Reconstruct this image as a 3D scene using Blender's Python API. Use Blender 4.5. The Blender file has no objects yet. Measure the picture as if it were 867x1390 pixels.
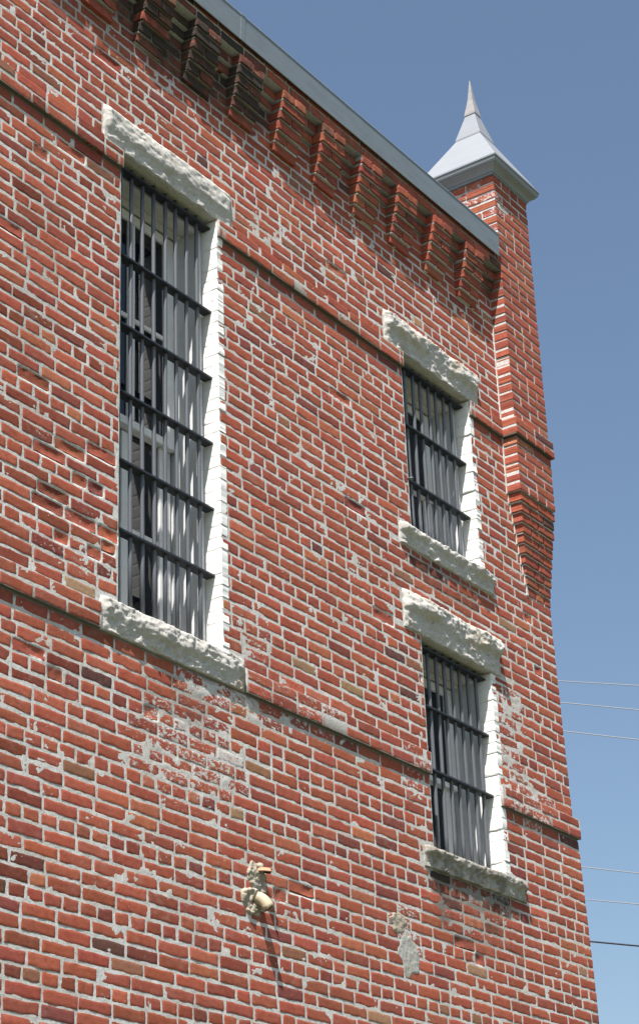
import bpy, bmesh, math, random
import numpy as np
from mathutils import Vector, Matrix, noise as mnoise

random.seed(7)
rng = np.random.default_rng(11)
scene = bpy.context.scene
R_ = math.radians

# ------------------------------------------------------------ camera
FPX = 2762.0
cam_d = bpy.data.cameras.new('camera')
cam = bpy.data.objects.new('camera', cam_d)
scene.collection.objects.link(cam)
scene.camera = cam
cam_d.sensor_fit = 'HORIZONTAL'
cam_d.sensor_width = 36.0
cam_d.lens = FPX / 867.0 * 36.0
cam_d.shift_y = -45.0 / 867.0
cam_d.clip_start = 0.1
cam_d.clip_end = 3000


def unit(v):
    return v / np.linalg.norm(v)


_ex = unit(np.array([2540 - 433.5, 1915 - 650.0, FPX]))
_ez = unit(np.array([205 - 433.5, -5000 - 650.0, FPX]))
_ez = unit(_ez - _ex * (_ez @ _ex))
_ey = np.cross(_ez, _ex)
RW = np.stack([_ex, _ey, _ez])          # world = RW @ view direction
CAM = Vector((0, -5.44, 1.6))
m = Matrix.Identity(4)
for r in range(3):
    m[r][0] = RW[r, 0]
    m[r][1] = -RW[r, 1]
    m[r][2] = -RW[r, 2]
    m[r][3] = CAM[r]
cam.matrix_world = m

# ------------------------------------------------------------ light
SUN_TRAVEL = Vector((0.49, 0.237, -1.0)).normalized()
world = bpy.data.worlds.new('World')
scene.world = world
world.use_nodes = True
wn = world.node_tree
bg = wn.nodes['Background']
sky = wn.nodes.new('ShaderNodeTexSky')
sky.sky_type = 'NISHITA'
sky.sun_disc = False
sky.sun_elevation = math.asin(-SUN_TRAVEL.z)
sky.sun_rotation = math.atan2(-SUN_TRAVEL.x, -SUN_TRAVEL.y)
sky.altitude = 0
sky.air_density = 1.0
sky.dust_density = 2.2
sky.ozone_density = 0.45
grade = wn.nodes.new('ShaderNodeMix')
grade.data_type = 'RGBA'
grade.blend_type = 'MULTIPLY'
grade.inputs[0].default_value = 1.0
grade.inputs[7].default_value = (1.05, 1.10, 1.09, 1)
wn.links.new(sky.outputs[0], grade.inputs[6])
wn.links.new(grade.outputs[2], bg.inputs[0])
bg.inputs[1].default_value = 0.070
sun_d = bpy.data.lights.new('sun', 'SUN')
sun_d.energy = 5.0
sun_d.angle = R_(0.53)
sun_d.color = (1.0, 0.955, 0.89)
sun = bpy.data.objects.new('sun', sun_d)
scene.collection.objects.link(sun)
sun.rotation_euler = SUN_TRAVEL.to_track_quat('-Z', 'Y').to_euler()
scene.view_settings.view_transform = 'Standard'
scene.view_settings.look = 'None'
scene.view_settings.gamma = 1
scene.view_settings.exposure = 1.0
scene.view_settings.use_curve_mapping = False

# ------------------------------------------------------------ materials
def mat(name, col, rough=0.8, metal=0.0, spec=0.4):
    mt = bpy.data.materials.new(name)
    mt.use_nodes = True
    b = mt.node_tree.nodes['Principled BSDF']
    b.inputs['Base Color'].default_value = (*col, 1)
    b.inputs['Roughness'].default_value = rough
    b.inputs['Metallic'].default_value = metal
    b.inputs['Specular IOR Level'].default_value = spec
    return mt


class NT:
    def __init__(s, mt):
        s.t = mt.node_tree
        s.b = s.t.nodes['Principled BSDF']
        s.tc = s.t.nodes.new('ShaderNodeTexCoord').outputs['Object']

    def new(s, t, **kw):
        n = s.t.nodes.new(t)
        for k, v in kw.items():
            setattr(n, k, v)
        return n

    def link(s, a, b):
        s.t.links.new(a, b)

    def noise(s, scale, detail=4, rough=0.55, vec=None, stretch=None, dist=0.0):
        n = s.new('ShaderNodeTexNoise')
        n.inputs['Scale'].default_value = scale
        n.inputs['Detail'].default_value = detail
        n.inputs['Roughness'].default_value = rough
        n.inputs['Distortion'].default_value = dist
        src = vec or s.tc
        if stretch:
            mp = s.new('ShaderNodeMapping')
            mp.inputs['Scale'].default_value = stretch
            s.link(src, mp.inputs['Vector'])
            src = mp.outputs[0]
        s.link(src, n.inputs['Vector'])
        return n.outputs['Fac']

    def ramp(s, fac, stops):
        r = s.new('ShaderNodeValToRGB')
        e = r.color_ramp.elements
        while len(e) < len(stops):
            e.new(0.5)
        for i, (p, c) in enumerate(stops):
            e[i].position = p
            e[i].color = c if len(c) == 4 else (*c, 1)
        s.link(fac, r.inputs['Fac'])
        return r.outputs['Color']

    def mix(s, fac, a, b, mode='MIX'):
        n = s.new('ShaderNodeMix', data_type='RGBA', blend_type=mode)
        for sock, v in ((n.inputs[0], fac), (n.inputs[6], a), (n.inputs[7], b)):
            if isinstance(v, (int, float)):
                sock.default_value = v
            elif isinstance(v, tuple):
                sock.default_value = (*v[:3], 1)
            else:
                s.link(v, sock)
        return n.outputs[2]

    def math(s, op, a, b=0.0, clamp=False):
        n = s.new('ShaderNodeMath', operation=op, use_clamp=clamp)
        for sock, v in ((n.inputs[0], a), (n.inputs[1], b)):
            if isinstance(v, (int, float)):
                sock.default_value = v
            else:
                s.link(v, sock)
        return n.outputs[0]

    def step(s, v, lo, hi):
        n = s.new('ShaderNodeMapRange', interpolation_type='SMOOTHSTEP')
        n.inputs['From Min'].default_value = lo
        n.inputs['From Max'].default_value = hi
        s.link(v, n.inputs['Value'])
        return n.outputs[0]

    def bump(s, h, dist, strength=1.0, prev=None):
        n = s.new('ShaderNodeBump')
        n.inputs['Strength'].default_value = strength
        n.inputs['Distance'].default_value = dist
        s.link(h, n.inputs['Height'])
        if prev:
            s.link(prev, n.inputs['Normal'])
        return n.outputs[0]

    def attr(s, name):
        return s.new('ShaderNodeAttribute', attribute_name=name)


def mortar_colour(n):
    big = n.noise(3.2, 5)
    fine = n.noise(55, 6, 0.65)
    c = n.ramp(fine, [(0.25, (0.25, 0.24, 0.225)), (0.42, (0.47, 0.46, 0.445)), (0.65, (0.60, 0.595, 0.585))])
    c = n.mix(n.step(big, 0.4, 0.65), c, (0.87, 0.84, 0.80), 'MULTIPLY')
    return c


def make_mortar(name):
    mt = mat(name, (0.42, 0.41, 0.4), 0.95, spec=0.1)
    n = NT(mt)
    dirt_shade = n.attr('dirt_shade').outputs['Fac']
    c = n.mix(n.math('MULTIPLY', dirt_shade, 0.95), mortar_colour(n), (0.075, 0.062, 0.042))
    n.link(c, n.b.inputs['Base Color'])
    b1 = n.bump(n.noise(90, 6, 0.7), 0.004, 0.45)
    b2 = n.bump(n.noise(380, 3, 0.7), 0.001, 0.4, b1)
    n.link(b2, n.b.inputs['Normal'])
    return mt


def make_brick(name):
    mt = mat(name, (0.36, 0.1, 0.06), 0.9, spec=0.15)
    n = NT(mt)
    ca = n.attr('bcol')
    smear = n.attr('smear').outputs['Fac']
    dirt_shade = n.attr('dirt_shade').outputs['Fac']
    med = n.noise(24, 5, 0.6, stretch=(1, 1, 1.5))
    fine = n.noise(170, 5, 0.7)
    c = n.mix(n.math('MULTIPLY', n.step(med, 0.38, 0.66), 0.4), ca.outputs['Color'], (0.66, 0.58, 0.60), 'MULTIPLY')
    c = n.mix(n.math('MULTIPLY', n.step(fine, 0.35, 0.7), 0.35), c, (1.3, 1.35, 1.3), 'MULTIPLY')
    mot = n.step(n.noise(48, 6, 0.7, stretch=(1, 1, 2.2), dist=0.7), 0.5, 0.7)
    c = n.mix(n.math('MULTIPLY', mot, 0.55), c, (0.55, 0.42, 0.42), 'MULTIPLY')
    org = n.step(n.noise(31, 5, 0.7, dist=0.5), 0.55, 0.72)
    c = n.mix(n.math('MULTIPLY', org, 0.35), c, (0.40, 0.135, 0.075))
    # dark burnt specks
    sp = n.step(n.noise(110, 3, 0.6), 0.66, 0.72)
    c = n.mix(n.math('MULTIPLY', sp, 0.65), c, (0.06, 0.035, 0.03))
    # thin lime haze on the faces
    hz = n.step(n.noise(11, 6, 0.68, stretch=(1, 1, 1.6), dist=0.6), 0.5, 0.82)
    hz = n.math('MULTIPLY', hz, n.math('ADD', n.math('MULTIPLY', smear, 0.55), 0.16))
    c = n.mix(hz, c, (0.43, 0.33, 0.30))
    # mortar smeared over the faces
    sn = n.noise(33, 7, 0.72, stretch=(1, 1, 1.7), dist=0.5)
    th = n.math('SUBTRACT', n.math('ADD', sn, n.math('MULTIPLY', smear, 0.30)), 0.70)
    sm = n.step(th, 0.0, 0.03)
    c = n.mix(n.math('MULTIPLY', sm, 0.88), c, mortar_colour(n))
    # grime, and the shade painted in at the bands and corbels
    dn = n.step(n.math('ADD', n.math('MULTIPLY', n.noise(14, 5, 0.65), 0.9), n.math('MULTIPLY', dirt_shade, 0.75)), 0.55, 1.15)
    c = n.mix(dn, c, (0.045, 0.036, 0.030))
    n.link(c, n.b.inputs['Base Color'])
    b1 = n.bump(n.noise(60, 6, 0.65), 0.004, 0.24)
    b2 = n.bump(fine, 0.0015, 0.35, b1)
    b3 = n.bump(sm, 0.0012, 0.5, b2)
    n.link(b3, n.b.inputs['Normal'])
    return mt


def make_paint(name, col, crack=True, dirtcol=(0.25, 0.24, 0.22), rough=0.6, amount=1.0):
    mt = mat(name, col, rough)
    n = NT(mt)
    d = n.step(n.noise(38, 6, 0.7), 0.62, 0.72)
    g = n.noise(6, 5, 0.6)
    c = n.mix(n.math('MULTIPLY', n.step(g, 0.45, 0.7), 0.25), col, tuple(x * 0.75 for x in col))
    c = n.mix(n.math('MULTIPLY', d, 0.6 * amount), c, dirtcol)
    if crack:
        run = n.step(n.noise(16, 6, 0.7, stretch=(2.2, 2.2, 0.35)), 0.55, 0.78)
        c = n.mix(n.math('MULTIPLY', run, 0.5), c, (0.40, 0.37, 0.31))
        chip = n.step(n.noise(28, 5, 0.75, dist=0.8), 0.665, 0.69)
        c = n.mix(chip, c, (0.26, 0.16, 0.12))
    n.link(c, n.b.inputs['Base Color'])
    b1 = n.bump(n.noise(45, 5, 0.6), 0.003, 0.3 if crack else 0.12)
    n.link(b1, n.b.inputs['Normal'])
    return mt


def make_stone(name, base=(0.53, 0.51, 0.48), dark=(0.22, 0.21, 0.195), tan=(0.5, 0.37, 0.22), lichen=0.0):
    mt = mat(name, base, 0.95, spec=0.1)
    n = NT(mt)
    f = n.noise(70, 7, 0.72)
    g = n.noise(9, 6, 0.65)
    c = n.ramp(f, [(0.25, dark), (0.42, tuple(x * 0.82 for x in base)), (0.6, base), (0.85, tuple(min(.8, x * 1.2) for x in base))])
    c = n.mix(n.math('MULTIPLY', n.step(n.noise(4.5, 4, 0.6), 0.56, 0.72), 0.5), c, tan)
    c = n.mix(n.math('MULTIPLY', n.step(g, 0.5 - 0.1 * lichen, 0.68 - 0.08 * lichen), 0.18 + 0.6 * lichen), c, (0.155, 0.14, 0.115))
    n.link(c, n.b.inputs['Base Color'])
    b1 = n.bump(n.noise(30, 7, 0.68), 0.008, 0.45)
    b2 = n.bump(n.noise(160, 5, 0.75), 0.003, 0.5, b1)
    n.link(b2, n.b.inputs['Normal'])
    return mt


def make_metal(name, col, rough=0.45, metal=0.25, streak=0.3):
    mt = mat(name, col, rough, metal)
    n = NT(mt)
    v = n.noise(5, 6, 0.6, stretch=(1.2, 1.2, 6.0))
    w = n.noise(45, 4, 0.6)
    c = n.mix(n.math('MULTIPLY', n.step(v, 0.4, 0.7), streak), col, tuple(x * 0.6 for x in col))
    c = n.mix(n.math('MULTIPLY', n.step(w, 0.62, 0.74), streak * 0.8), c, tuple(min(0.8, x * 1.35) for x in col))
    n.link(c, n.b.inputs['Base Color'])
    n.link(n.bump(n.noise(2.6, 3), 0.02, 0.12), n.b.inputs['Normal'])
    return mt


M_BRICK = make_brick('weathered_red_brick')
M_MORTAR = make_mortar('lime_mortar')
M_PAINTB = make_paint('white_painted_brick', (0.80, 0.80, 0.78))
M_WOOD = make_paint('grey_white_painted_wood', (0.64, 0.655, 0.67), crack=False, dirtcol=(0.2, 0.2, 0.2), amount=0.5)
M_SASH = make_paint('white_sash_paint', (0.76, 0.77, 0.78), crack=False, dirtcol=(0.3, 0.3, 0.3), amount=0.3)
M_SOFFIT = make_paint('cream_soffit_paint', (0.62, 0.60, 0.55), crack=False, dirtcol=(0.3, 0.28, 0.22), amount=0.5)
M_STONE = make_stone('rock_faced_limestone')
M_STONE_D = make_stone('lichened_limestone', base=(0.44, 0.42, 0.385), lichen=0.9)
M_BAR = make_paint('blue_black_bar_paint', (0.10, 0.108, 0.125), crack=False, dirtcol=(0.17, 0.16, 0.15), rough=0.4, amount=0.25)
M_CROSS = make_paint('shaded_iron_strap', (0.022, 0.025, 0.032), crack=False, dirtcol=(0.07, 0.06, 0.055), rough=0.5, amount=0.3)  # shade on the cross bar undersides is put into this darker base colour
M_GUTTER = make_metal('grey_painted_flashing', (0.21, 0.24, 0.265), 0.5, 0.2)
M_CAP = make_metal('pale_sheet_metal', (0.27, 0.285, 0.31), 0.5, 0.25, 0.12)
M_MOULD = make_metal('grey_cornice_metal', (0.26, 0.275, 0.29), 0.5, 0.2, 0.25)
M_TIP = make_metal('bright_spire_metal', (0.36, 0.345, 0.34), 0.4, 0.3, 0.35)
M_GLASS = mat('dark_window_glass', (0.006, 0.008, 0.014), 0.04, spec=0.5)
M_DARK = mat('dark_room', (0.02, 0.02, 0.022), 0.9)
M_CLAY = make_paint('cream_clay', (0.43, 0.355, 0.25), crack=False, dirtcol=(0.30, 0.14, 0.06), amount=0.7)
M_CLAYB = make_paint('brown_clay', (0.36, 0.20, 0.11), crack=False, dirtcol=(0.55, 0.42, 0.28), amount=1.0)
M_CLAYIN = mat('dark_pipe_bore', (0.03, 0.022, 0.012), 0.9)
M_PATCH = make_stone('rough_cement', base=(0.38, 0.335, 0.265), tan=(0.4, 0.25, 0.17))
M_PATCHG = make_stone('grey_cement', base=(0.40, 0.40, 0.38), tan=(0.45, 0.40, 0.3))
M_WIRE_L = mat('pale_wire', (0.24, 0.24, 0.25), 0.5)
M_WIRE_D = mat('black_wire', (0.02, 0.02, 0.03), 0.6)

# ------------------------------------------------------------ helpers
root = bpy.data.objects.new('brick_building', None)
scene.collection.objects.link(root)
root['label'] = 'old red brick building with barred windows, stone lintels and a capped corner turret'
root['category'] = 'building'


def link_mesh(name, me, parent=None, mats=()):
    o = bpy.data.objects.new(name, me)
    for mm in mats:
        me.materials.append(mm)
    scene.collection.objects.link(o)
    o.parent = parent
    return o


def np_mesh(name, V, F, smooth=True, mat_idx=None, attrs=None):
    """V (n,3), F (m,4) quads"""
    me = bpy.data.meshes.new(name)
    V = np.asarray(V, dtype=np.float32)
    F = np.asarray(F, dtype=np.int32)
    me.vertices.add(len(V))
    me.vertices.foreach_set('co', V.ravel())
    me.loops.add(F.size)
    me.loops.foreach_set('vertex_index', F.ravel())
    me.polygons.add(len(F))
    me.polygons.foreach_set('loop_start', np.arange(0, F.size, 4, dtype=np.int32))
    me.polygons.foreach_set('loop_total', np.full(len(F), 4, dtype=np.int32))
    if mat_idx is not None:
        me.polygons.foreach_set('material_index', np.asarray(mat_idx, dtype=np.int32))
    sm = np.zeros(len(F), bool)
    sm[:] = smooth
    me.polygons.foreach_set('use_smooth', sm)
    if attrs:
        for k, a in attrs.items():
            if a.ndim == 2:
                at = me.attributes.new(k, 'FLOAT_COLOR', 'POINT')
                at.data.foreach_set('color', np.concatenate([a, np.ones((len(a), 1))], 1).astype(np.float32).ravel())
            else:
                at = me.attributes.new(k, 'FLOAT', 'POINT')
                at.data.foreach_set('value', a.astype(np.float32))
    me.update(calc_edges=True)
    me.validate()
    return me


class MB:
    """collects boxes, prisms, tubes in one bmesh"""
    def __init__(s):
        s.bm = bmesh.new()

    def box(s, x0, x1, y0, y1, z0, z1, bev=0.0):
        t = bmesh.new()
        bmesh.ops.create_cube(t, size=1)
        for v in t.verts:
            v.co = Vector(((x0 + x1) / 2 + v.co.x * (x1 - x0), (y0 + y1) / 2 + v.co.y * (y1 - y0), (z0 + z1) / 2 + v.co.z * (z1 - z0)))
        if bev:
            bmesh.ops.bevel(t, geom=t.edges[:], offset=bev, segments=2, affect='EDGES')
        s._merge(t)
        return s

    def _merge(s, t):
        me = bpy.data.meshes.new('tmp')
        t.to_mesh(me)
        t.free()
        s.bm.from_mesh(me)
        bpy.data.meshes.remove(me)

    def tube(s, pts, r, seg=12, caps=True):
        rings = []
        n = len(pts)
        for i, p in enumerate(pts):
            p = Vector(p)
            d = (Vector(pts[min(i + 1, n - 1)]) - Vector(pts[max(i - 1, 0)])).normalized()
            a = d.orthogonal().normalized() if i == 0 else (a - d * a.dot(d)).normalized()
            b = d.cross(a)
            rr = r[i] if isinstance(r, (list, tuple)) else r
            rings.append([s.bm.verts.new(p + (a * math.cos(t) + b * math.sin(t)) * rr) for t in [2 * math.pi * k / seg for k in range(seg)]])
        for i in range(n - 1):
            for k in range(seg):
                f = s.bm.faces.new((rings[i][k], rings[i][(k + 1) % seg], rings[i + 1][(k + 1) % seg], rings[i + 1][k]))
                f.smooth = True
        if caps:
            s.bm.faces.new(rings[0][::-1])
            s.bm.faces.new(rings[-1])
        return s

    def quad(s, *p):
        s.bm.faces.new([s.bm.verts.new(q) for q in p])
        return s

    def prism_x(s, prof, x0, x1):
        a = [s.bm.verts.new((x0, y, z)) for y, z in prof]
        b = [s.bm.verts.new((x1, y, z)) for y, z in prof]
        n = len(prof)
        for i in range(n):
            s.bm.faces.new((a[i], a[(i + 1) % n], b[(i + 1) % n], b[i]))
        s.bm.faces.new(a[::-1])
        s.bm.faces.new(b)
        return s

    def rings_square(s, cx, cy, levels, cap=True):
        """levels of (half, z): a four sided lathe"""
        prev = None
        for h, z in levels:
            ring = [s.bm.verts.new((cx + sx * h, cy + sy * h, z)) for sx, sy in ((-1, -1), (1, -1), (1, 1), (-1, 1))]
            if prev:
                for k in range(4):
                    s.bm.faces.new((prev[k], prev[(k + 1) % 4], ring[(k + 1) % 4], ring[k]))
            else:
                s.bm.faces.new(ring[::-1])
            prev = ring
        if cap:
            s.bm.faces.new(prev)
        return s

    def build(s, name, material, parent=None):
        bmesh.ops.recalc_face_normals(s.bm, faces=s.bm.faces[:])
        me = bpy.data.meshes.new(name)
        s.bm.to_mesh(me)
        s.bm.free()
        return link_mesh(name, me, parent, [material])


_lat = rng.random((256, 256))


def vnoise(x, y, sc, seed=0):
    x = np.asarray(x) * sc + seed * 17.37
    y = np.asarray(y) * sc + seed * 9.71
    xi = np.floor(x).astype(int)
    yi = np.floor(y).astype(int)
    fx = x - xi
    fy = y - yi
    fx = fx * fx * (3 - 2 * fx)
    fy = fy * fy * (3 - 2 * fy)
    g = lambda i, j: _lat[i % 256, j % 256]
    return (g(xi, yi) * (1 - fx) + g(xi + 1, yi) * fx) * (1 - fy) + (g(xi, yi + 1) * (1 - fx) + g(xi + 1, yi + 1) * fx) * fy


def fbm(x, y, sc, seed=0, oc=4, gain=0.55):
    a, s, t = 1.0, 0.0, 0.0
    for o in range(oc):
        s = s + a * vnoise(x, y, sc * 2 ** o, seed + o * 3)
        t += a
        a *= gain
    return s / t


def blobs(x, z, lst):
    out = np.zeros_like(x, dtype=float)
    for bx, bz, rx, rz, a in lst:
        d = ((x - bx) / rx) ** 2 + ((z - bz) / rz) ** 2
        out = np.maximum(out, a * np.clip(1.6 - 1.6 * d, 0, 1))
    return out


# where old mortar is smeared across the faces, and where soot, grime and painted-in shade sit
SMEARS = [(7.0, 4.55, 0.55, 0.35, 0.6), (7.50, 5.25, 0.2, 0.3, 0.45), (6.3, 4.93, 0.4, 0.05, 0.35), (7.3, 4.90, 0.5, 0.09, 0.8),
          (7.9, 5.0, 0.5, 0.16, 0.5), (10.05, 5.3, 0.2, 0.45, 0.5), (10.25, 5.05, 0.28, 0.2, 0.6), (8.95, 4.95, 0.15, 0.2, 0.55),
          (8.75, 4.05, 0.14, 0.16, 0.8), (6.3, 5.35, 0.2, 0.25, 0.4), (7.4, 3.9, 0.5, 0.4, 0.25), (6.6, 3.9, 0.6, 0.35, 0.25),
          (8.2, 6.2, 0.5, 0.5, 0.15), (9.5, 4.3, 0.6, 0.2, 0.4), (6.0, 4.6, 0.4, 0.5, 0.15), (9.05, 6.2, 0.10, 0.2, 0.3),
          (10.25, 9.2, 0.1, 0.4, 0.55), (10.05, 5.65, 0.25, 0.1, 0.6)]
DIRT_SHADES = [(6.6, 8.62, 0.6, 0.30, 1.0), (6.4, 7.462, 9.0, 0.022, 0.9), (6.4, 4.962, 9.0, 0.022, 0.8), (6.75, 8.55, 0.32, 0.33, 1.0), (6.25, 8.6, 0.25, 0.3, 0.75), (7.3, 8.8, 0.6, 0.12, 0.6), (8.6, 8.60, 2.4, 0.26, 0.36), (7.0, 8.55, 1.1, 0.32, 0.85),  # thin strips paint shade under the bands; long corbel blob mixes soot with shade
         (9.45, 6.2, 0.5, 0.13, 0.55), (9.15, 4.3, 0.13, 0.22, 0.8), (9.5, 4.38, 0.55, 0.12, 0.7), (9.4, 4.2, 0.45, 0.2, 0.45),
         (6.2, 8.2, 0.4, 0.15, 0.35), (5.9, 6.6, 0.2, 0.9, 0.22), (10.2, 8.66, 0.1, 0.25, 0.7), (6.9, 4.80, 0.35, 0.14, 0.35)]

SPALLS = [(6.12, 5.55, 0.35, 0.42, 0.30), (6.0, 4.75, 0.3, 0.3, 0.2), (6.3, 7.3, 0.3, 0.3, 0.15)]

PITCH = 0.0642
Z0 = 4.962                     # underside of the lower string course


def zc(k):
    return Z0 + k * PITCH


PAL = [((0.318, 0.086, 0.053), 40), ((0.296, 0.080, 0.050), 32), ((0.346, 0.101, 0.060), 13), ((0.265, 0.072, 0.050), 12),
       ((0.205, 0.061, 0.048), 2.2), ((0.36, 0.122, 0.068), 2), ((0.25, 0.115, 0.070), 1.2), ((0.12, 0.055, 0.047), 0.6), ((0.31, 0.185, 0.11), 0.35)]
PC = np.array([p[0] for p in PAL])
PW = np.array([p[1] for p in PAL], float)
PW /= PW.sum()


class Bricks:
    """bricks laid one by one: each has its own worn outline, face and colour"""
    def __init__(s):
        s.items = []

    def add(s, u0, u1, z0, z1, off=0.0, depth=0.03, face='front', plane=0.0, hi=True, dark=0.0):
        s.items.append((u0, u1, z0, z1, off, depth, 0 if face == 'front' else 1, plane, hi, dark))

    def mesh_data(s, spall=0.010, jit=1.0, proud=0.0010):
        Vs, Fs, cols, sms, dts = [], [], [], [], []
        SMO = []
        base = 0
        arr = np.array([[*i] for i in s.items], float)
        w = arr[:, 1] - arr[:, 0]
        groups = [(arr[:, 8] == 0, 4, 4), ((arr[:, 8] == 1) & (w > 0.15), 15, 7), ((arr[:, 8] == 1) & (w <= 0.15), 9, 7)]
        for mask, nu, nv in groups:
            A = arr[mask]
            N = len(A)
            if not N:
                continue
            W = (A[:, 1] - A[:, 0])[:, None, None]
            H = (A[:, 3] - A[:, 2])[:, None, None]
            e = 0.003
            tu = np.linspace(0, 1, nu - 2)
            tv = np.linspace(0, 1, nv - 2)
            U = np.zeros((N, nv, nu))
            Vv = np.zeros((N, nv, nu))
            U[:, :, 1:-1] = e + tu[None, None, :] * (W - 2 * e)
            U[:, :, -1:] = W
            Vv[:, 1:-1, :] = e + tv[None, :, None] * (H - 2 * e)
            Vv[:, -1:, :] = H
            tU, tV = U / W, Vv / H
            sj = 0.0014 * jit

            def side(n):
                a = rng.normal(0, 1, (N, n))
                a[:, 1:-1] = (a[:, :-2] + a[:, 1:-1] + a[:, 2:]) / 1.8
                return a * sj + rng.normal(0, 0.0013 * jit, (N, 1))
            L, Rr = side(nv)[:, :, None], side(nv)[:, :, None]
            B, T = side(nu)[:, None, :], side(nu)[:, None, :]
            U2 = U + L * (1 - tU) + Rr * tU
            V2 = Vv + B * (1 - tV) + T * tV
            V2 = V2 + (tU - 0.5) * rng.normal(0, 0.0016 * jit, (N, 1, 1))
            rad = np.abs(rng.normal(0.004, 0.003, (N, 4))) * jit
            for ci, (iv, iu, su, sv) in enumerate(((0, 0, 1, 1), (0, nu - 1, -1, 1), (nv - 1, 0, 1, -1), (nv - 1, nu - 1, -1, -1))):
                U2[:, iv, iu] += su * rad[:, ci]
                V2[:, iv, iu] += sv * rad[:, ci]
            D = np.full((N, nv, nu), proud) + rng.normal(0, 0.00035 * jit, (N, 1, 1)).clip(-0.0004, 0.001)
            D += (tU - .5) * rng.normal(0, 0.0010 * jit, (N, 1, 1)) + (tV - .5) * rng.normal(0, 0.0005 * jit, (N, 1, 1))
            nz = rng.normal(0, 1, (N, nv, nu))
            nz[:, 1:-1, 1:-1] = (nz[:, 1:-1, 1:-1] + nz[:, :-2, 1:-1] + nz[:, 2:, 1:-1] + nz[:, 1:-1, :-2] + nz[:, 1:-1, 2:]) / 2.6
            D += nz * 0.0002 * jit
            sp = rng.random(N) < spall + blobs(A[:, 0] + W[:, 0, 0] / 2, A[:, 2], SPALLS) * (spall > 0)
            s.spalled = getattr(s, 'spalled', []) + [tuple(a[:4]) for a in A[sp]]
            if nu > 5 and sp.any():
                dd = np.clip(np.sin(np.pi * tU) * 1.5, 0, 1) * np.clip(np.sin(np.pi * tV) * 1.6, 0, 1)
                ph = rng.random((N, 1, 1)) * 6
                dd = dd * (0.55 + 0.45 * np.sin(tU * 5 + ph)) * 0.0055 + np.abs(nz) * 0.0016 * (dd > 0.02)
                D -= dd * sp[:, None, None]
            edge = np.zeros((nv, nu), bool)
            edge[0], edge[-1], edge[:, 0], edge[:, -1] = True, True, True, True
            D = D - edge[None] * (0.0005 + 0.0008 * rng.random((N, nv, nu)))
            off = A[:, 4][:, None, None]
            # assemble front verts
            out = off + D

            def place(Uc, Vc, Dc):
                P = np.zeros((*Uc.shape, 3))
                fr = (A[:, 6] == 0)
                sh = (slice(None),) + (None,) * (Uc.ndim - 1)
                frs = fr[sh]
                u = A[:, 0][sh] + Uc
                pl = A[:, 7][sh]
                P[..., 0] = np.where(frs, u, pl - Dc)
                P[..., 1] = np.where(frs, pl - Dc, u)
                P[..., 2] = A[:, 2][sh] + Vc
                return P
            front = place(U2, V2, out).reshape(N, -1, 3)
            idx = np.arange(nu * nv).reshape(nv, nu)
            loop = np.concatenate([idx[0, :], idx[1:, -1], idx[-1, -2::-1], idx[-2:0:-1, 0]])
            backD = np.broadcast_to((A[:, 4] - A[:, 5])[:, None], (N, len(loop)))
            back = place(U2.reshape(N, -1)[:, loop], V2.reshape(N, -1)[:, loop], backD)
            P = np.concatenate([front, back], 1)
            nvb = P.shape[1]
            q = np.stack([idx[:-1, :-1], idx[:-1, 1:], idx[1:, 1:], idx[1:, :-1]], -1).reshape(-1, 4)
            nl = len(loop)
            ar = np.arange(nl)
            sk = np.stack([loop, nu * nv + ar, nu * nv + (ar + 1) % nl, np.roll(loop, -1)], -1)
            Fb = np.concatenate([q, sk])
            eq = edge.ravel()[q].any(1)
            flag = np.concatenate([~eq, np.zeros(nl, bool)])
            SMO.append(np.tile(flag, N))
            F = Fb[None] + (np.arange(N) * nvb)[:, None, None] + base
            F = F.reshape(N, -1, 4)
            side1 = A[:, 6] == 1
            F[side1] = F[side1][:, :, ::-1]
            Fs.append(F.reshape(-1, 4))
            Vs.append(P.reshape(-1, 3))
            cx = A[:, 0] + W[:, 0, 0] / 2
            cz = A[:, 2] + H[:, 0, 0] / 2
            xx = np.where(A[:, 6] == 0, cx, A[:, 7])
            ci = rng.choice(len(PC), N, p=PW)
            col = PC[ci] * rng.normal(1.0, 0.06, (N, 1)) * (1 + rng.normal(0, 0.04, (N, 3)))
            left = np.clip((7.6 - xx) / 2.0, 0, 1) * (rng.random(N) < 0.22)
            col = col * (1 - left * rng.uniform(0.15, 0.55, N))[:, None]
            col = np.clip(col, 0.01, 0.8)
            col = col * (1 - 0.75 * A[:, 9][:, None])
            smb = blobs(xx, cz, SMEARS)
            smb = np.clip(smb * rng.uniform(0.6, 1.15, N) + np.where(rng.random(N) < 0.03, rng.uniform(0.1, 0.4, N), 0)
                          + 0.05 * fbm(xx, cz, 1.3, 5), 0, 1)
            dtb = blobs(xx, cz, DIRT_SHADES) * rng.uniform(0.45, 1.2, N)
            cols.append(np.repeat(col, nvb, 0))
            sms.append(np.repeat(smb, nvb))
            dts.append(np.repeat(dtb, nvb))
            base += N * nvb
        return np.concatenate(Vs), np.concatenate(Fs), np.concatenate(cols), np.concatenate(sms), np.concatenate(dts), np.concatenate(SMO)

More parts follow.
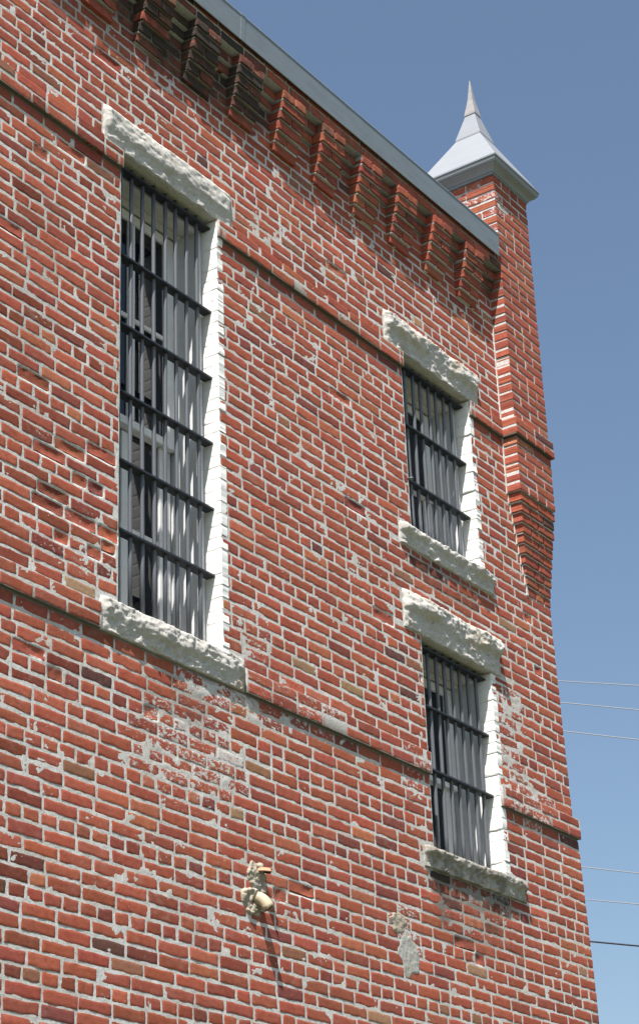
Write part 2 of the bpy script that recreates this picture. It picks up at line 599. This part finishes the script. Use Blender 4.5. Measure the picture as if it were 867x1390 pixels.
    def build(s, name, parent, core=None, material=None, mortar=None, **kw):
        """core: (V,F) of the mortar bed in the same mesh"""
        V, F, c, sm, dt, smooth = s.data if hasattr(s, 'data') else s.mesh_data(**kw)
        mi = np.zeros(len(F), int)
        if core is not None:
            CV, CF, csm = core
            F = np.concatenate([F, CF + len(V)])
            mi = np.concatenate([mi, np.ones(len(CF), int)])
            smooth = np.concatenate([smooth, np.full(len(CF), csm)])
            V = np.concatenate([V, CV])
            c = np.concatenate([c, np.full((len(CV), 3), 0.4)])
            sm = np.concatenate([sm, np.zeros(len(CV))])
            dt = np.concatenate([dt, blobs(CV[:, 0], CV[:, 2], DIRT_SHADES)])
        me = np_mesh(name, V, F, smooth, mi, {'bcol': c, 'smear': sm, 'dirt_shade': dt})
        return link_mesh(name, me, parent, [material or M_BRICK, mortar or M_MORTAR])


def boxes_core(lst):
    V, F = [], []
    for x0, x1, y0, y1, z0, z1 in lst:
        b = len(V)
        V += [(x0, y0, z0), (x1, y0, z0), (x1, y1, z0), (x0, y1, z0), (x0, y0, z1), (x1, y0, z1), (x1, y1, z1), (x0, y1, z1)]
        F += [[b, b + 1, b + 5, b + 4], [b + 1, b + 2, b + 6, b + 5], [b + 2, b + 3, b + 7, b + 6], [b + 3, b, b + 4, b + 7],
              [b, b + 3, b + 2, b + 1], [b + 4, b + 5, b + 6, b + 7]]
    return np.array(V, float), np.array(F, int), False


# ------------------------------------------------------------ openings in the wall
WIN = [dict(n=0, x0=6.48, x1=7.26, z0=5.128, z1=7.573), dict(n=1, x0=9.065, x1=9.84, z0=6.418, z1=7.573),
       dict(n=2, x0=9.095, x1=9.862, z0=4.555, z1=5.772)]
LINT = [(6.335, 7.392, 7.576, 7.787), (8.885, 9.962, 7.576, 7.793), (8.92, 9.975, 5.775, 6.005)]
SILL = [(6.350, 7.420, 4.966, 5.128), (8.925, 9.978, 6.288, 6.418), (8.982, 10.068, 4.440, 4.555)]
HOLES = [(w['x0'], w['x1'], w['z0'], w['z1']) for w in WIN] + LINT + SILL
XL = 2.2


def xr(z):
    return 10.70 + float(np.interp(z, [0, 4.2, 4.9, 5.15, 6.3], [0.25, 0.122, 0.085, 0.035, 0.0]))


def split_course(x0, x1, header, phase, jitter=0.004):
    L = 0.1075 if header else 0.215
    xs = [x0]
    x = x0 + (phase if phase > 0.03 else L)
    while x < x1 - 0.06:
        xs.append(x + random.uniform(-jitter, jitter))
        if not header and random.random() < 0.06:
            x += 0.1075
        else:
            x += L
    xs.append(x1)
    return list(zip(xs[:-1], xs[1:]))


def cut(rects, holes, joint):
    """remove the openings from brick cells (x0,x1,z0,z1)"""
    res = []
    for (a, b, c, d) in rects:
        pieces = [(a, b, c, d)]
        for (h0, h1, g0, g1) in holes:
            nxt = []
            for (p, q, r, s) in pieces:
                if q <= h0 or p >= h1 or s <= g0 or r >= g1:
                    nxt.append((p, q, r, s))
                    continue
                ov = (min(s, g1) - max(r, g0)) / (s - r)
                if ov > 0.55:
                    if p < h0:
                        nxt.append((p, h0, r, s))
                    if q > h1:
                        nxt.append((h1, q, r, s))
                elif g0 > r:
                    nxt.append((p, q, r, g0))
                else:
                    nxt.append((p, q, g1, s))
            pieces = nxt
        res += [p for p in pieces if p[1] - p[0] > 0.035 and p[3] - p[2] > 0.02]
    return res


J = 0.0146       # joint width


def in_view(x, z):
    return x > 4.9 and 3.2 < z < 9.7 and z < 3.2 + (x - 4.9) * 3.2 + 5


BR = Bricks()
kmin = -int(Z0 / PITCH)
BANDS = {0, 1, 39, 40}
band_bricks = {0: Bricks(), 39: Bricks()}
gap_cells = {}
XC = [6.160 + 0.4035 * i for i in range(-9, 10)]
XC = [x for x in XC if x > XL + .1]
CW = 0.218
for k in range(kmin, 61):
    hdr = (k % 5 == 0)
    za, zb = zc(k), zc(k + 1)
    xe = xr((za + zb) / 2)
    if k >= 33:
        xe = 10.25
    wav = 0
    if k in BANDS:
        cells = split_course(XL, xe + (0.022 if k < 33 else 0), False, 0.1075 * (k % 2) + 0.05)
    else:
        ph = {0: 0.06, 1: 0.17}[k % 2] + random.uniform(-0.03, 0.03)
        cells = split_course(XL, xe, hdr, ph)
    rects = cut([(a, b, za, zb) for a, b in cells], HOLES, J)
    for (a, b, c, d) in rects:
        hi = in_view((a + b) / 2, (c + d) / 2)
        j = J * random.uniform(0.8, 1.2)
        jz = J * random.uniform(0.85, 1.2)
        args = (a + j / 2, b - j / 2, c + jz / 2, d - jz / 2)
        if b >= xe - 0.001:
            args = (a + j / 2, b, c + jz / 2, d - jz / 2)
        if k in BANDS:
            dst = band_bricks[0 if k < 2 else 39]
            dst.add(*args, off=0.019 + random.uniform(-.001, .001), depth=0.05, hi=hi)
        elif k >= 58:
            BR.add(*args, off=0.101, depth=0.13, hi=hi)
        elif k >= 56:
            # stepped courses between the corbels
            BR.add(*args, off=0.024 if k == 56 else 0.052, depth=0.10, hi=hi)
        else:
            BR.add(*args, hi=hi)

# mortar bed: fine uneven sheet with the openings left out
def lines(lo, hi, brk, step):
    pts = sorted({lo, hi, *[b for b in brk if lo < b < hi]})
    out = []
    for a, b in zip(pts[:-1], pts[1:]):
        n = max(1, int(round((b - a) / step)))
        out += list(np.linspace(a, b, n, endpoint=False))
    return np.array(out + [hi])


def mortar_sheet(x0, x1, z0, z1, step, amp):
    gx = lines(x0, x1, [h for H in HOLES for h in H[:2]], step)
    gz = lines(z0, z1, [h for H in HOLES for h in H[2:]], step)
    X, Z = np.meshgrid(gx, gz)
    rel = fbm(X, Z * 1.3, 22, 1, 4, 0.6) - 0.5
    big = fbm(X, Z, 2.0, 8, 3) - 0.5
    sm = blobs(X, Z, SMEARS)
    Y = 0.0003 - amp * (rel * 0.0034 + big * 0.0006) - amp * sm * (fbm(X, Z * 1.8, 14, 4, 4, .6) - 0.42) * 0.010 * (fbm(X, Z * 1.8, 14, 4, 4, .6) > 0.42)
    Y = np.maximum(Y, -0.0007 - 0.010 * sm)
    if amp:
        for a, b, c, d in BR.spalled:
            i0, i1 = np.searchsorted(gx, (a + .004, b - .004))
            j0, j1 = np.searchsorted(gz, (c + .002, d - .002))
            Y[j0:j1, i0:i1] = 0.013
    lean = np.interp(Z, [0, 4.2, 4.9, 5.15, 6.3], [0.25, 0.122, 0.085, 0.035, 0.0])
    t = np.clip((X - 10.1) / 0.6, 0, 1)
    Xs = X + t * (lean - 0.002)
    V = np.stack([Xs, Y, Z], -1).reshape(-1, 3)
    nx = len(gx)
    i = np.arange(len(gz) - 1)[:, None] * nx + np.arange(nx - 1)[None]
    F = np.stack([i, i + 1, i + nx + 1, i + nx], -1).reshape(-1, 4)
    cx = (gx[:-1] + gx[1:]) / 2
    cz = (gz[:-1] + gz[1:]) / 2
    CX, CZ = np.meshgrid(cx, cz)
    keep = np.ones(CX.shape, bool)
    for h0, h1, g0, g1 in HOLES:
        keep &= ~((CX > h0) & (CX < h1) & (CZ > g0) & (CZ < g1))
    return V, F[keep.ravel()]


BR.data = BR.mesh_data()
V1, F1 = mortar_sheet(4.9, 10.70, 3.2, zc(57), 0.0115, 1.0)
V2, F2 = mortar_sheet(XL, 4.9, 0.0, zc(57), 0.2, 0.0)
V3, F3 = mortar_sheet(4.9, 10.70, 0.0, 3.2, 0.2, 0.0)
V2[:, 1] = 0.001
V3[:, 1] = 0.001
CB = boxes_core([(XL, 10.25, -0.020, 0.05, zc(56) + .004, zc(57)), (XL, 10.25, -0.048, 0.05, zc(57) + 0.003, zc(58)), (XL, 10.25, -0.0975, 0.05, zc(58) + 0.003, zc(61))])
VV = np.concatenate([V1, V2, V3, CB[0]])
FF = np.concatenate([F1, F2 + len(V1), F3 + len(V1) + len(V2), CB[1] + len(V1) + len(V2) + len(V3)])
wall = BR.build('wall', root, core=(VV, FF, True))

for k0, bb in band_bricks.items():
    xe = xr(zc(k0)) + 0.018 if k0 == 0 else 10.25
    spans = [(XL, xe)]
    core = []
    for kk in (k0, k0 + 1):
        cells = cut([(XL, xe, zc(kk), zc(kk + 1))], HOLES, 0)
        core += [(a + .001, b - .001, -0.0185, 0.03, c + 0.004 * (kk == k0), d - 0.003 * (kk != k0)) for a, b, c, d in cells]
    o = bb.build('string_course', root, core=boxes_core(core), proud=0.0008, spall=0.02)

# solid body behind the brick skin
mb = MB()
mb.box(XL, 10.70, 0.40, 7.0, 0.0, 8.86)
mb.box(XL, XL + 0.3, 0.03, 0.40, 0.0, 8.7)
for a, b, c, d in cut([(XL + 0.3, 10.69, 0.0, 8.7)], [], 0):
    pass
xs = [XL + 0.3, 6.44, 7.30, 9.03, 9.93, 10.69]
zs = [0.0, 4.52, 5.80, 6.38, 7.60, 8.7]
for i in range(5):
    for j_ in range(5):
        xa, xb, za, zb = xs[i], xs[i + 1], zs[j_], zs[j_ + 1]
        if i == 1 and j_ in (1, 2, 3):
            continue
        if i == 3 and j_ in (1, 3):
            continue
        mb.box(xa, xb, 0.03, 0.40, za, zb)
back = mb.build('masonry_backing', M_DARK, root)

# ------------------------------------------------------------ brick corbels under the eaves
for ci, x in enumerate(XC):
    if x + CW > 10.2:
        continue
    cb = Bricks()
    core = []
    near = x > 5.0
    jx = random.uniform(-.004, .004)
    for j_ in range(6):
        k = 52 + j_
        d = (0.023, 0.045, 0.066, 0.084, 0.099, 0.111)[j_] + random.uniform(-.002, .002)
        za, zb = zc(k) + 0.006, zc(k + 1) - 0.006
        dk = random.uniform(0, .15)
        xx = x + jx + random.uniform(-.003, .003)
        if j_ % 2 == 0:
            cb.add(xx, xx + CW, za, zb, off=d, depth=d + 0.03, hi=near, dark=dk)
        else:
            cb.add(xx, xx + 0.102, za, zb, off=d, depth=d + 0.03, hi=near, dark=dk)
            cb.add(xx + 0.116, xx + CW, za, zb, off=d + random.uniform(-.003, .003), depth=d + 0.03, hi=near, dark=random.uniform(0, .15))
        core.append((xx + 0.004, xx + CW - 0.004, -(d - 0.0085), 0.02, zc(k) - 0.004 + 0.010 * (j_ == 0), zc(k + 1) - 0.004))
    cb.build('corbel', root, core=boxes_core(core), spall=0.03, proud=0.001)

# ------------------------------------------------------------ corner pier with turret
pier = Bricks()
core = []
X0, X1, YF = 10.25, 10.70, 0.10
for k in range(33, 70):
    band = k in (39, 40)
    q = 0.021 if band else 0.0
    za, zb = zc(k) + 0.0075, zc(k + 1) - 0.0075
    cuts = [0.222, 0.45] if k % 2 == 0 else [0.108, 0.33, 0.45]
    if k % 6 == 3:
        cuts = [0.112, 0.225, 0.338, 0.45]
    p = 0.0
    sd = 0.105 if k % 2 else 0.215
    for i, c in enumerate(cuts):
        a = X0 + p + (0.0075 if i else -q)
        b = X0 + c - (0.0075 if i < len(cuts) - 1 else -q)
        pier.add(a, b, za, zb, off=YF + q, depth=sd + q, hi=True)
        p = c
    if k >= 57:
        y = -YF + sd + 0.006
        ln = 0.215
        while y < 0.34:
            y2 = min(y + (0.100 if (k % 4 == 1) else 0.204), 0.352)
            pier.add(y, y2, za, zb, off=0.0, depth=0.05, face='left', plane=X0, hi=True)
            y = y2 + 0.011
    core.append((X0 + 0.003 - q, X1 - 0.003 + q, -(YF + q) + 0.0025, 0.35 if k >= 57 else 0.03, zc(k) + 0.005 * (k in (33, 39)), zc(k + 1) - 0.004 * (k == 40)))
core.append((10.241, 10.256, -0.008, 0.02, zc(33), zc(52)))
pier_o = pier.build('corner_pier', root, core=boxes_core(core), spall=0.02)
pc = Bricks()
core = []
for j_ in range(10):
    k = 32 - j_
    xl = X0 + 0.0155 * (j_ + 1)
    d = YF - 0.0096 * (j_ + 1)
    za, zb = zc(k) + 0.0068, zc(k + 1) - 0.0068
    w = X1 - xl
    cuts = [w * 0.5, w] if j_ % 2 == 0 else [0.11, 0.11 + (w - .11) * 0.55, w]
    p = 0
    for i, c in enumerate(cuts):
        pc.add(xl + p + (0.006 if i else 0), xl + c - (0.006 if i < len(cuts) - 1 else 0), za, zb, off=d, depth=d + 0.03)
        p = c
    core.append((xl - 0.011, xl + 0.007, -0.006, 0.02, zc(k) - 0.0, zc(k + 1)))
    core.append((xl + 0.008, X1 - 0.004, -(d - 0.0085), 0.02, zc(k) - 0.004, zc(k + 1) - 0.004))
pc.build('pier_corbel', pier_o, core=boxes_core(core), spall=0.0)

CXT, CYT = 10.475, 0.135
mb = MB()
mb.rings_square(CXT, CYT, [(0.232, 9.452), (0.240, 9.452), (0.240, 9.466), (0.247, 9.468), (0.252, 9.478), (0.262, 9.490), (0.276, 9.499),
                           (0.283, 9.501), (0.283, 9.510), (0.292, 9.513), (0.299, 9.523), (0.303, 9.538), (0.303, 9.548), (0.2, 9.549)])
mould = mb.build('turret_cornice', M_MOULD, pier_o)
mb = MB()
mb.rings_square(CXT, CYT, [(0.309, 9.548), (0.309, 9.560), (0.300, 9.572), (0.085, 9.955), (0.04, 9.97)])
cap = mb.build('turret_roof', M_CAP, pier_o)
mb = MB()
mb.rings_square(CXT, CYT, [(0.07, 9.93), (0.098, 9.934), (0.098, 9.948), (0.033, 10.178)])
mb.build('roof_collar', M_CAP, cap)
mb = MB()
mb.rings_square(CXT, CYT, [(0.03, 10.16), (0.043, 10.160), (0.043, 10.170), (0.020, 10.30), (0.002, 10.478)])
mb.build('spire_tip', M_TIP, cap)

# ------------------------------------------------------------ eaves flashing
mb = MB()
prof = [(-0.116, 8.768), (-0.120, 8.763), (-0.124, 8.768), (-0.124, 8.774), (-0.133, 8.918), (-0.137, 8.928), (-0.133, 8.936), (-0.10, 8.932), (0.30, 8.90), (0.30, 8.86), (-0.112, 8.86), (-0.112, 8.80)]
mb.prism_x(prof, XL, 7.36)
mb.prism_x(prof, 7.364, 10.195)
mb.prism_x([(y - .002 if y < 0 else y, z + (.002 if z > 8.8 else -.002)) for y, z in prof], 7.345, 7.385)
gut = mb.build('eaves_flashing', M_GUTTER, root)

# ------------------------------------------------------------ rock faced lintels and sills
def stone(name, x0, x1, z0, z1, bulge, edge, ydepth, seed, material, rough=0.6):
    nx, nz = int((x1 - x0) / 0.009), int((z1 - z0) / 0.007)
    bm = bmesh.new()
    grid = []
    H = z1 - z0
    for j in range(nz + 1):
        row = []
        v = j / nz
        for i in range(nx + 1):
            u = i / nx
            x = x0 + u * (x1 - x0)
            z = z0 + v * H
            P = Vector((x * 3.2 + seed * 5, seed, z * 5))
            n1 = mnoise.fractal(P, 0.8, 2.0, 5)
            n2 = mnoise.fractal(Vector((x * 13, seed, z * 20)), 0.7, 2.0, 4)
            n3 = mnoise.noise(Vector((x * 4.5, seed * 3, 0)))
            brk = edge + 0.08 * n3 + 0.05 * mnoise.noise(Vector((x * 14, seed, 2)))
            # undercut below an irregular broken edge, rounder face above
            t = (v - brk) / 0.10
            t = 1 / (1 + math.exp(-4 * t))
            up = bulge * (0.78 + 0.5 * n1) * (1 - 0.35 * max(0, (v - 0.75) / 0.25) ** 2)
            lo = bulge * 0.22 * v / max(brk, .1) + 0.004 * n2
            cr = 0
            for sc, am in ((17, 1.5), (41, 0.7)):
                Q = Vector((x * sc + 0.5 * n2, z * sc * 1.35, seed * 3.1))
                c0 = mnoise.voronoi(Q)[1][0]
                cr += am * (0.5 + 0.6 * mnoise.noise(c0 * 7.3) + (Q.x - c0.x) * 0.9 * mnoise.noise(c0 * 3.7) + (Q.y - c0.y) * 0.9 * mnoise.noise(c0 * 5.1))
            y = lo * (1 - t) + up * t + 0.0045 * n2 + 0.005 + (0.012 * cr - 0.004) * rough
            m_ = min(u, 1 - u) * (x1 - x0)
            y *= min(1, 0.25 + m_ / 0.045)
            if v > 0.96:
                y *= 0.6
            dx = 0
            if i in (0, nx):
                dx = mnoise.noise(Vector((z * 30, seed, 9))) * 0.004
            dz = 0
            if j == 0:
                dz = mnoise.noise(Vector((x * 16, seed, 5))) * 0.004
            if j == nz:
                dz = -abs(mnoise.noise(Vector((x * 16, seed, 7)))) * 0.004
            row.append(bm.verts.new((x + dx, -y, z + dz)))
        grid.append(row)
    for j in range(nz):
        for i in range(nx):
            bm.faces.new((grid[j][i], grid[j][i + 1], grid[j + 1][i + 1], grid[j + 1][i])).smooth = True
    loop = grid[0][:] + [grid[j][nx] for j in range(1, nz + 1)] + grid[nz][-2::-1] + [grid[j][0] for j in range(nz - 1, 0, -1)]
    bk = [bm.verts.new((v.co.x, ydepth, v.co.z)) for v in loop]
    n = len(loop)
    for i in range(n):
        bm.faces.new((loop[i], bk[i], bk[(i + 1) % n], loop[(i + 1) % n]))
    bm.faces.new(bk[::-1])
    bmesh.ops.recalc_face_normals(bm, faces=bm.faces[:])
    me = bpy.data.meshes.new(name)
    bm.to_mesh(me)
    bm.free()
    return link_mesh(name, me, root, [material])


g = 0.0015
for i, (a, b, c, d) in enumerate(LINT):
    stone('lintel', a + g, b - g, c, d - g, (0.020, 0.040, 0.040)[i], (0.36, 0.48, 0.50)[i], 0.13, 3 + i * 4, M_STONE, (0.25, 0.6, 0.7)[i])
for i, (a, b, c, d) in enumerate(SILL):
    stone('sill', a + g, b - g, c, d, (0.026, 0.034, 0.038)[i], (0.42, 0.6, 0.6)[i], 0.24, 21 + i * 5, (M_STONE, M_STONE, M_STONE_D)[i], 0.9)

# ------------------------------------------------------------ windows: painted brick reveals, frames, sashes, grilles
for w in WIN:
    x0, x1, z0, z1 = w['x0'], w['x1'], w['z0'], w['z1']
    # right reveal of white painted bricks
    jb = Bricks()
    k0, k1 = int(math.floor((z0 - Z0) / PITCH)), int(math.ceil((z1 - Z0) / PITCH))
    core = []
    rag = (0.0015, 0.006, 0.005)[w['n']]
    for k in range(k0, k1):
        za, zb = max(z0, zc(k)), min(z1, zc(k + 1))
        if zb - za < 0.02:
            continue
        pl = x1 - 0.002 + random.uniform(-rag, rag * .4)
        if w['n'] == 2 and za < 5.0:
            pl += 0.0
        jb.add(-0.002, 0.096, za + (0.0008, 0.0018, 0.0016)[w['n']], zb - (0.0006, 0.0015, 0.0012)[w['n']], off=0.0, depth=0.05, face='left', plane=pl)
        core.append((pl + 0.0012, x1 + 0.03, 0.0015, 0.10, za, zb))
    jb.build('reveal', root, core=boxes_core(core), material=M_PAINTB, mortar=M_PAINTB, spall=0.0, proud=0.0006, jit=1.0)
    # left reveal and wooden box frame
    mb = MB()
    mb.box(x0 - 0.03, x0 - 0.001, 0.004, 0.10, z0, z1)
    mb.build('reveal', M_PAINTB, root)
    mb = MB()
    mb.box(x0 - 0.02, x0 + 0.018, 0.103, 0.30, z0 + .001, z1 - 0.046)
    mb.box(x1 - 0.020, x1 + 0.03, 0.103, 0.30, z0 + .001, z1 - 0.046)
    mb.box(x1 - 0.034, x1 - 0.019, 0.19, 0.246, z0 + .001, z1 - .0455)
    mb.box(x0 + 0.017, x1 - 0.019, 0.24, 0.32, z0 - .004, z0 + 0.004)
    mb.box(x0 - 0.02, x1 + 0.03, 0.104, 0.134, z1 - 0.046, z1 - 0.003)
    frame = mb.build('window_frame', M_WOOD, root)
    mb = MB()
    mb.box(x0 - 0.02, x1 + 0.03, 0.135, 0.30, z1 - 0.044, z1 + 0.05)
    mb.box(x0 + 0.02, x1 - 0.024, 0.205, 0.246, z1 - 0.062, z1 - 0.046, 0.003)
    mb.build('soffit', M_SOFFIT, frame)
    # sashes
    zt = z1 - 0.064
    xm = 6.871 - 6.87 + (x0 + x1) / 2
    H = zt - z0
    mid = z0 + H * 0.485
    sl, sr = x0 + 0.02, x1 - 0.036
    for (za, zb, y, nm) in ((mid - 0.022, zt, 0.25, 'upper'), (z0, mid + 0.022, 0.286, 'lower')):
        mb = MB()
        t = 0.034
        bot = 0.045 if nm == 'upper' else 0.075
        ys, ye = y, y + 0.034
        wst = 0.092
        mb.box(sl, sl + 0.05, ys, ye, za, zb, 0.003)
        mb.box(sr - wst, sr, ys, ye, za, zb, 0.003)
        mb.box(sl + 0.051, sr - wst - .001, ys, ye, zb - (0.055 if nm == 'upper' else 0.044), zb, 0.003)
        mb.box(sl + 0.051, sr - wst - .001, ys, ye, za, za + bot, 0.003)
        mb.box(xm - 0.028, xm + 0.028, ys + 0.002, ye - .002, za + bot + .001, zb - 0.056, 0.003)
        zm = (za + bot + zb - 0.05) / 2
        if H > 1.5:
            mb.box(sl + 0.051, xm - 0.029, ys + 0.003, ye - .003, zm - 0.013, zm + 0.013, 0.003)
            mb.box(xm + 0.029, sr - wst - .001, ys + 0.003, ye - .003, zm - 0.013, zm + 0.013, 0.003)
        sash = mb.build('sash', M_SASH, frame)
        for (pa, pb) in ((sl + 0.04, xm - 0.02), (xm + 0.02, sr - wst + 0.01)):
            mg = MB()
            mg.box(pa, pb, y + 0.014, y + 0.019, za + bot - .01, zb - 0.035)
            mg.build('pane', M_GLASS, frame)
    mb = MB()
    mb.box(x0, x1, 0.33, 0.345, z0, z1)
    mb.build('dark_backing', M_DARK, frame)
    # grille
    yb = 0.066
    gr = bpy.data.objects.new('window_grille', None)
    scene.collection.objects.link(gr)
    gr.parent = root
    gx0, n = {0: (6.553, 8), 1: (9.110, 8), 2: (9.165, 8)}[w['n']]
    zs_ = {0: [7.535, 7.02, 6.63, 6.258, 5.893, 5.530], 1: [7.540, 7.140, 6.772], 2: [5.742, 5.397, 5.028]}[w['n']]
    proto = None
    for i in range(n):
        x = gx0 + 0.0882 * i
        pts = []
        ph = random.uniform(0, 6)
        for s_ in range(9):
            t = s_ / 8
            pts.append((x + 0.003 * math.sin(ph + t * 4), yb + 0.002 * math.sin(ph * 2 + t * 3), z0 - 0.02 + t * (z1 - z0 + 0.03)))
        MB().tube(pts, 0.0108, 14).build('vertical_bar', M_BAR, gr)
    for z in zs_:
        mb = MB()
        dz = random.uniform(-.003, .003)
        mb.box(x0 + 0.001, x1 + 0.002, yb - 0.027, yb + 0.027, z - 0.0065 + dz, z + 0.0065 + dz, 0.0015)
        mb.build('cross_bar', M_CROSS, gr)

# rust stub and eye bolts left in the wall by the grilles
def stub(x, y, z, L, r, name='eye_bolt'):
    mb = MB()
    mb.tube([(x, 0.02, z), (x, -L, z - 0.002), (x + 0.004, -L - 0.012, z - 0.006)], [r, r, r * 1.4], 10)
    return mb.build(name, M_BAR, root)


stub(9.06, 0, 6.735, 0.018, 0.007)

# ------------------------------------------------------------ cement patches and clay pipe stubs
def patch(name, cx, cz, rx, rz, h, seed, material, res=46):
    bm = bmesh.new()
    grid = {}
    for j in range(res + 1):
        for i in range(res + 1):
            u, v = i / res * 2 - 1, j / res * 2 - 1
            r = math.hypot(u, v)
            a = math.atan2(v, u)
            lim = 0.72 + 0.26 * mnoise.noise(Vector((math.cos(a) * 1.6, math.sin(a) * 1.6, seed)))
            x, z = cx + u * rx, cz + v * rz
            n = mnoise.fractal(Vector((x * 24, seed, z * 24)), 0.7, 2, 5)
            k = max(0.0, min(1.0, (lim - r) / 0.12))
            y = h * (0.5 + 0.75 * n) * k - 0.006 * (1 - k) + 0.0016
            if r < lim + 0.12:
                grid[i, j] = bm.verts.new((x, -y, z))
    for j in range(res):
        for i in range(res):
            q = [(i, j), (i + 1, j), (i + 1, j + 1), (i, j + 1)]
            if all(c in grid for c in q):
                bm.faces.new([grid[c] for c in q]).smooth = True
    bmesh.ops.recalc_face_normals(bm, faces=bm.faces[:])
    me = bpy.data.meshes.new(name)
    bm.to_mesh(me)
    bm.free()
    return link_mesh(name, me, root, [material])


patch('cement_patch', 7.485, 4.08, 0.115, 0.115, 0.016, 1.3, M_PATCH)
patch('cement_patch', 7.435, 3.955, 0.120, 0.100, 0.018, 4.3, M_PATCH)
patch('cement_patch', 7.475, 4.02, 0.05, 0.05, 0.022, 7.7, M_PATCHG, 30)
patch('cement_patch', 8.70, 4.09, 0.13, 0.075, 0.004, 6.1, M_PATCH)
patch('cement_patch', 8.78, 3.93, 0.14, 0.17, 0.003, 9.4, M_PATCHG)


def pipe(name, p0, p1, p2, r, label, arc=None, seg=28):
    """hollow clay stub running p0 > p1 > p2, arc keeps only a broken shell"""
    bm = bmesh.new()
    pts = []
    for s_ in range(9):
        t = s_ / 8
        pts.append(Vector(p0) * (1 - t) ** 2 + Vector(p1) * 2 * t * (1 - t) + Vector(p2) * t * t)
    outer, inner = [], []
    for i, p in enumerate(pts):
        d = (pts[min(i + 1, 8)] - pts[max(i - 1, 0)]).normalized()
        a = Vector((0, 0, 1)) - d * d.z
        a.normalize()
        b = d.cross(a)
        lo, hi = (0, 2 * math.pi) if not arc else arc
        angs = [lo + (hi - lo) * k / seg for k in range(seg + 1 if arc else seg)]
        shift = 0.0
        ro, ri = [], []
        for t in angs:
            w_ = 1 + 0.03 * mnoise.noise(Vector((t * 2, i * .5, r * 90)))
            sh = d * (0.010 * mnoise.noise(Vector((t * 3, 7, r * 50))) if i == 8 else 0)
            ro.append(bm.verts.new(p + (a * math.cos(t) + b * math.sin(t)) * r * w_ + sh))
            ri.append(bm.verts.new(p + (a * math.cos(t) + b * math.sin(t)) * r * 0.72 + sh))
        outer.append(ro)
        inner.append(ri)
    n = len(outer[0])
    rngk = range(n - 1) if arc else range(n)
    for i in range(8):
        for k in rngk:
            k2 = (k + 1) % n
            bm.faces.new((outer[i][k], outer[i][k2], outer[i + 1][k2], outer[i + 1][k])).smooth = True
            f = bm.faces.new((inner[i][k], inner[i + 1][k], inner[i + 1][k2], inner[i][k2]))
            f.smooth = True
            f.material_index = 1
        if arc:
            for k in (0, n - 1):
                bm.faces.new((outer[i][k], inner[i][k], inner[i + 1][k], outer[i + 1][k]))
    for e_ in (0, 8):
        for k in rngk:
            k2 = (k + 1) % n
            bm.faces.new((outer[e_][k], outer[e_][k2], inner[e_][k2], inner[e_][k]))
    bmesh.ops.recalc_face_normals(bm, faces=bm.faces[:])
    me = bpy.data.meshes.new(name)
    bm.to_mesh(me)
    bm.free()
    o = link_mesh(name, me, None, [M_CLAYB if arc else M_CLAY, M_CLAYIN])
    o['label'] = label
    o['category'] = 'pipe'
    o['group'] = 'clay pipe stubs in the brick wall'
    return o


pipe('pipe_stub', (7.480, 0.02, 3.985), (7.482, -0.036, 3.992), (7.497, -0.058, 3.925), 0.028,
     'whole cream clay pipe stub with open dark mouth, below the broken one')
pipe('pipe_stub', (7.50, 0.02, 4.10), (7.505, -0.02, 4.105), (7.530, -0.050, 4.095), 0.028,
     'broken shell of a brown clay pipe in the cement, above the whole stub', arc=(-1.3, 1.35))

# ------------------------------------------------------------ ground
bm = bmesh.new()
bmesh.ops.create_grid(bm, x_segments=60, y_segments=60, size=900)
me = bpy.data.meshes.new('ground')
bm.to_mesh(me)
bm.free()
mg = mat('dry_gravel_and_grass', (0.2, 0.19, 0.16), 0.95)
n = NT(mg)
n.link(n.ramp(n.noise(0.6, 8, 0.7), [(0.35, (0.045, 0.06, 0.025)), (0.55, (0.08, 0.085, 0.045)), (0.8, (0.15, 0.14, 0.11))]), n.b.inputs['Base Color'])
gr = link_mesh('ground', me, None, [mg])
gr['kind'] = 'structure'

# ------------------------------------------------------------ overhead wires behind the building
def sight(px, py, dist):
    r = RW @ np.array([px - 433.5, py - 650.0, FPX])
    r = r / np.linalg.norm(r)
    return CAM + Vector(r) * dist


WIRES = [((763, 925), (867, 931), 38, 0.0085, M_WIRE_L, 'highest of the thin pale wires in the sky right of the building'),
         ((761.6, 954), (867, 964), 38, 0.0085, M_WIRE_L, 'second highest thin pale wire, between the top wire and the lower pale one'),
         ((764.7, 992.8), (867, 1004.5), 38, 0.0085, M_WIRE_L, 'third thin pale wire, lowest of the upper three in the sky'),
         ((791, 1177.6), (867, 1186), 34, 0.0075, M_WIRE_L, 'fourth thin pale wire, just below the lower brick string course end'),
         ((794, 1221.5), (867, 1228), 34, 0.0075, M_WIRE_L, 'lowest of the thin pale wires, above the black cable'),
         ((800.3, 1278.6), (867, 1284.8), 30, 0.012, M_WIRE_D, 'thick black cable, lowest of all the overhead lines')]
for a, b, dist, r, mm, lab in WIRES:
    A = sight(*a, dist)
    B = sight(*b, dist * 0.985)
    d = (B - A).normalized()
    pts = [A + d * t for t in (-25, -18, -12, -6, 0, 2, 4, 8, 14, 20, 27)]
    base_t = [-25, -18, -12, -6, 0, 2, 4, 8, 14, 20, 27]
    pts = [p + Vector((0, 0, 0.0009 * t * t - 0.0018 * t)) for p, t in zip(pts, base_t)]
    o = MB().tube(pts, r, 8).build('overhead_wire', mm)
    o['label'] = lab
    o['category'] = 'wire'
    o['group'] = 'overhead wires beyond the building'
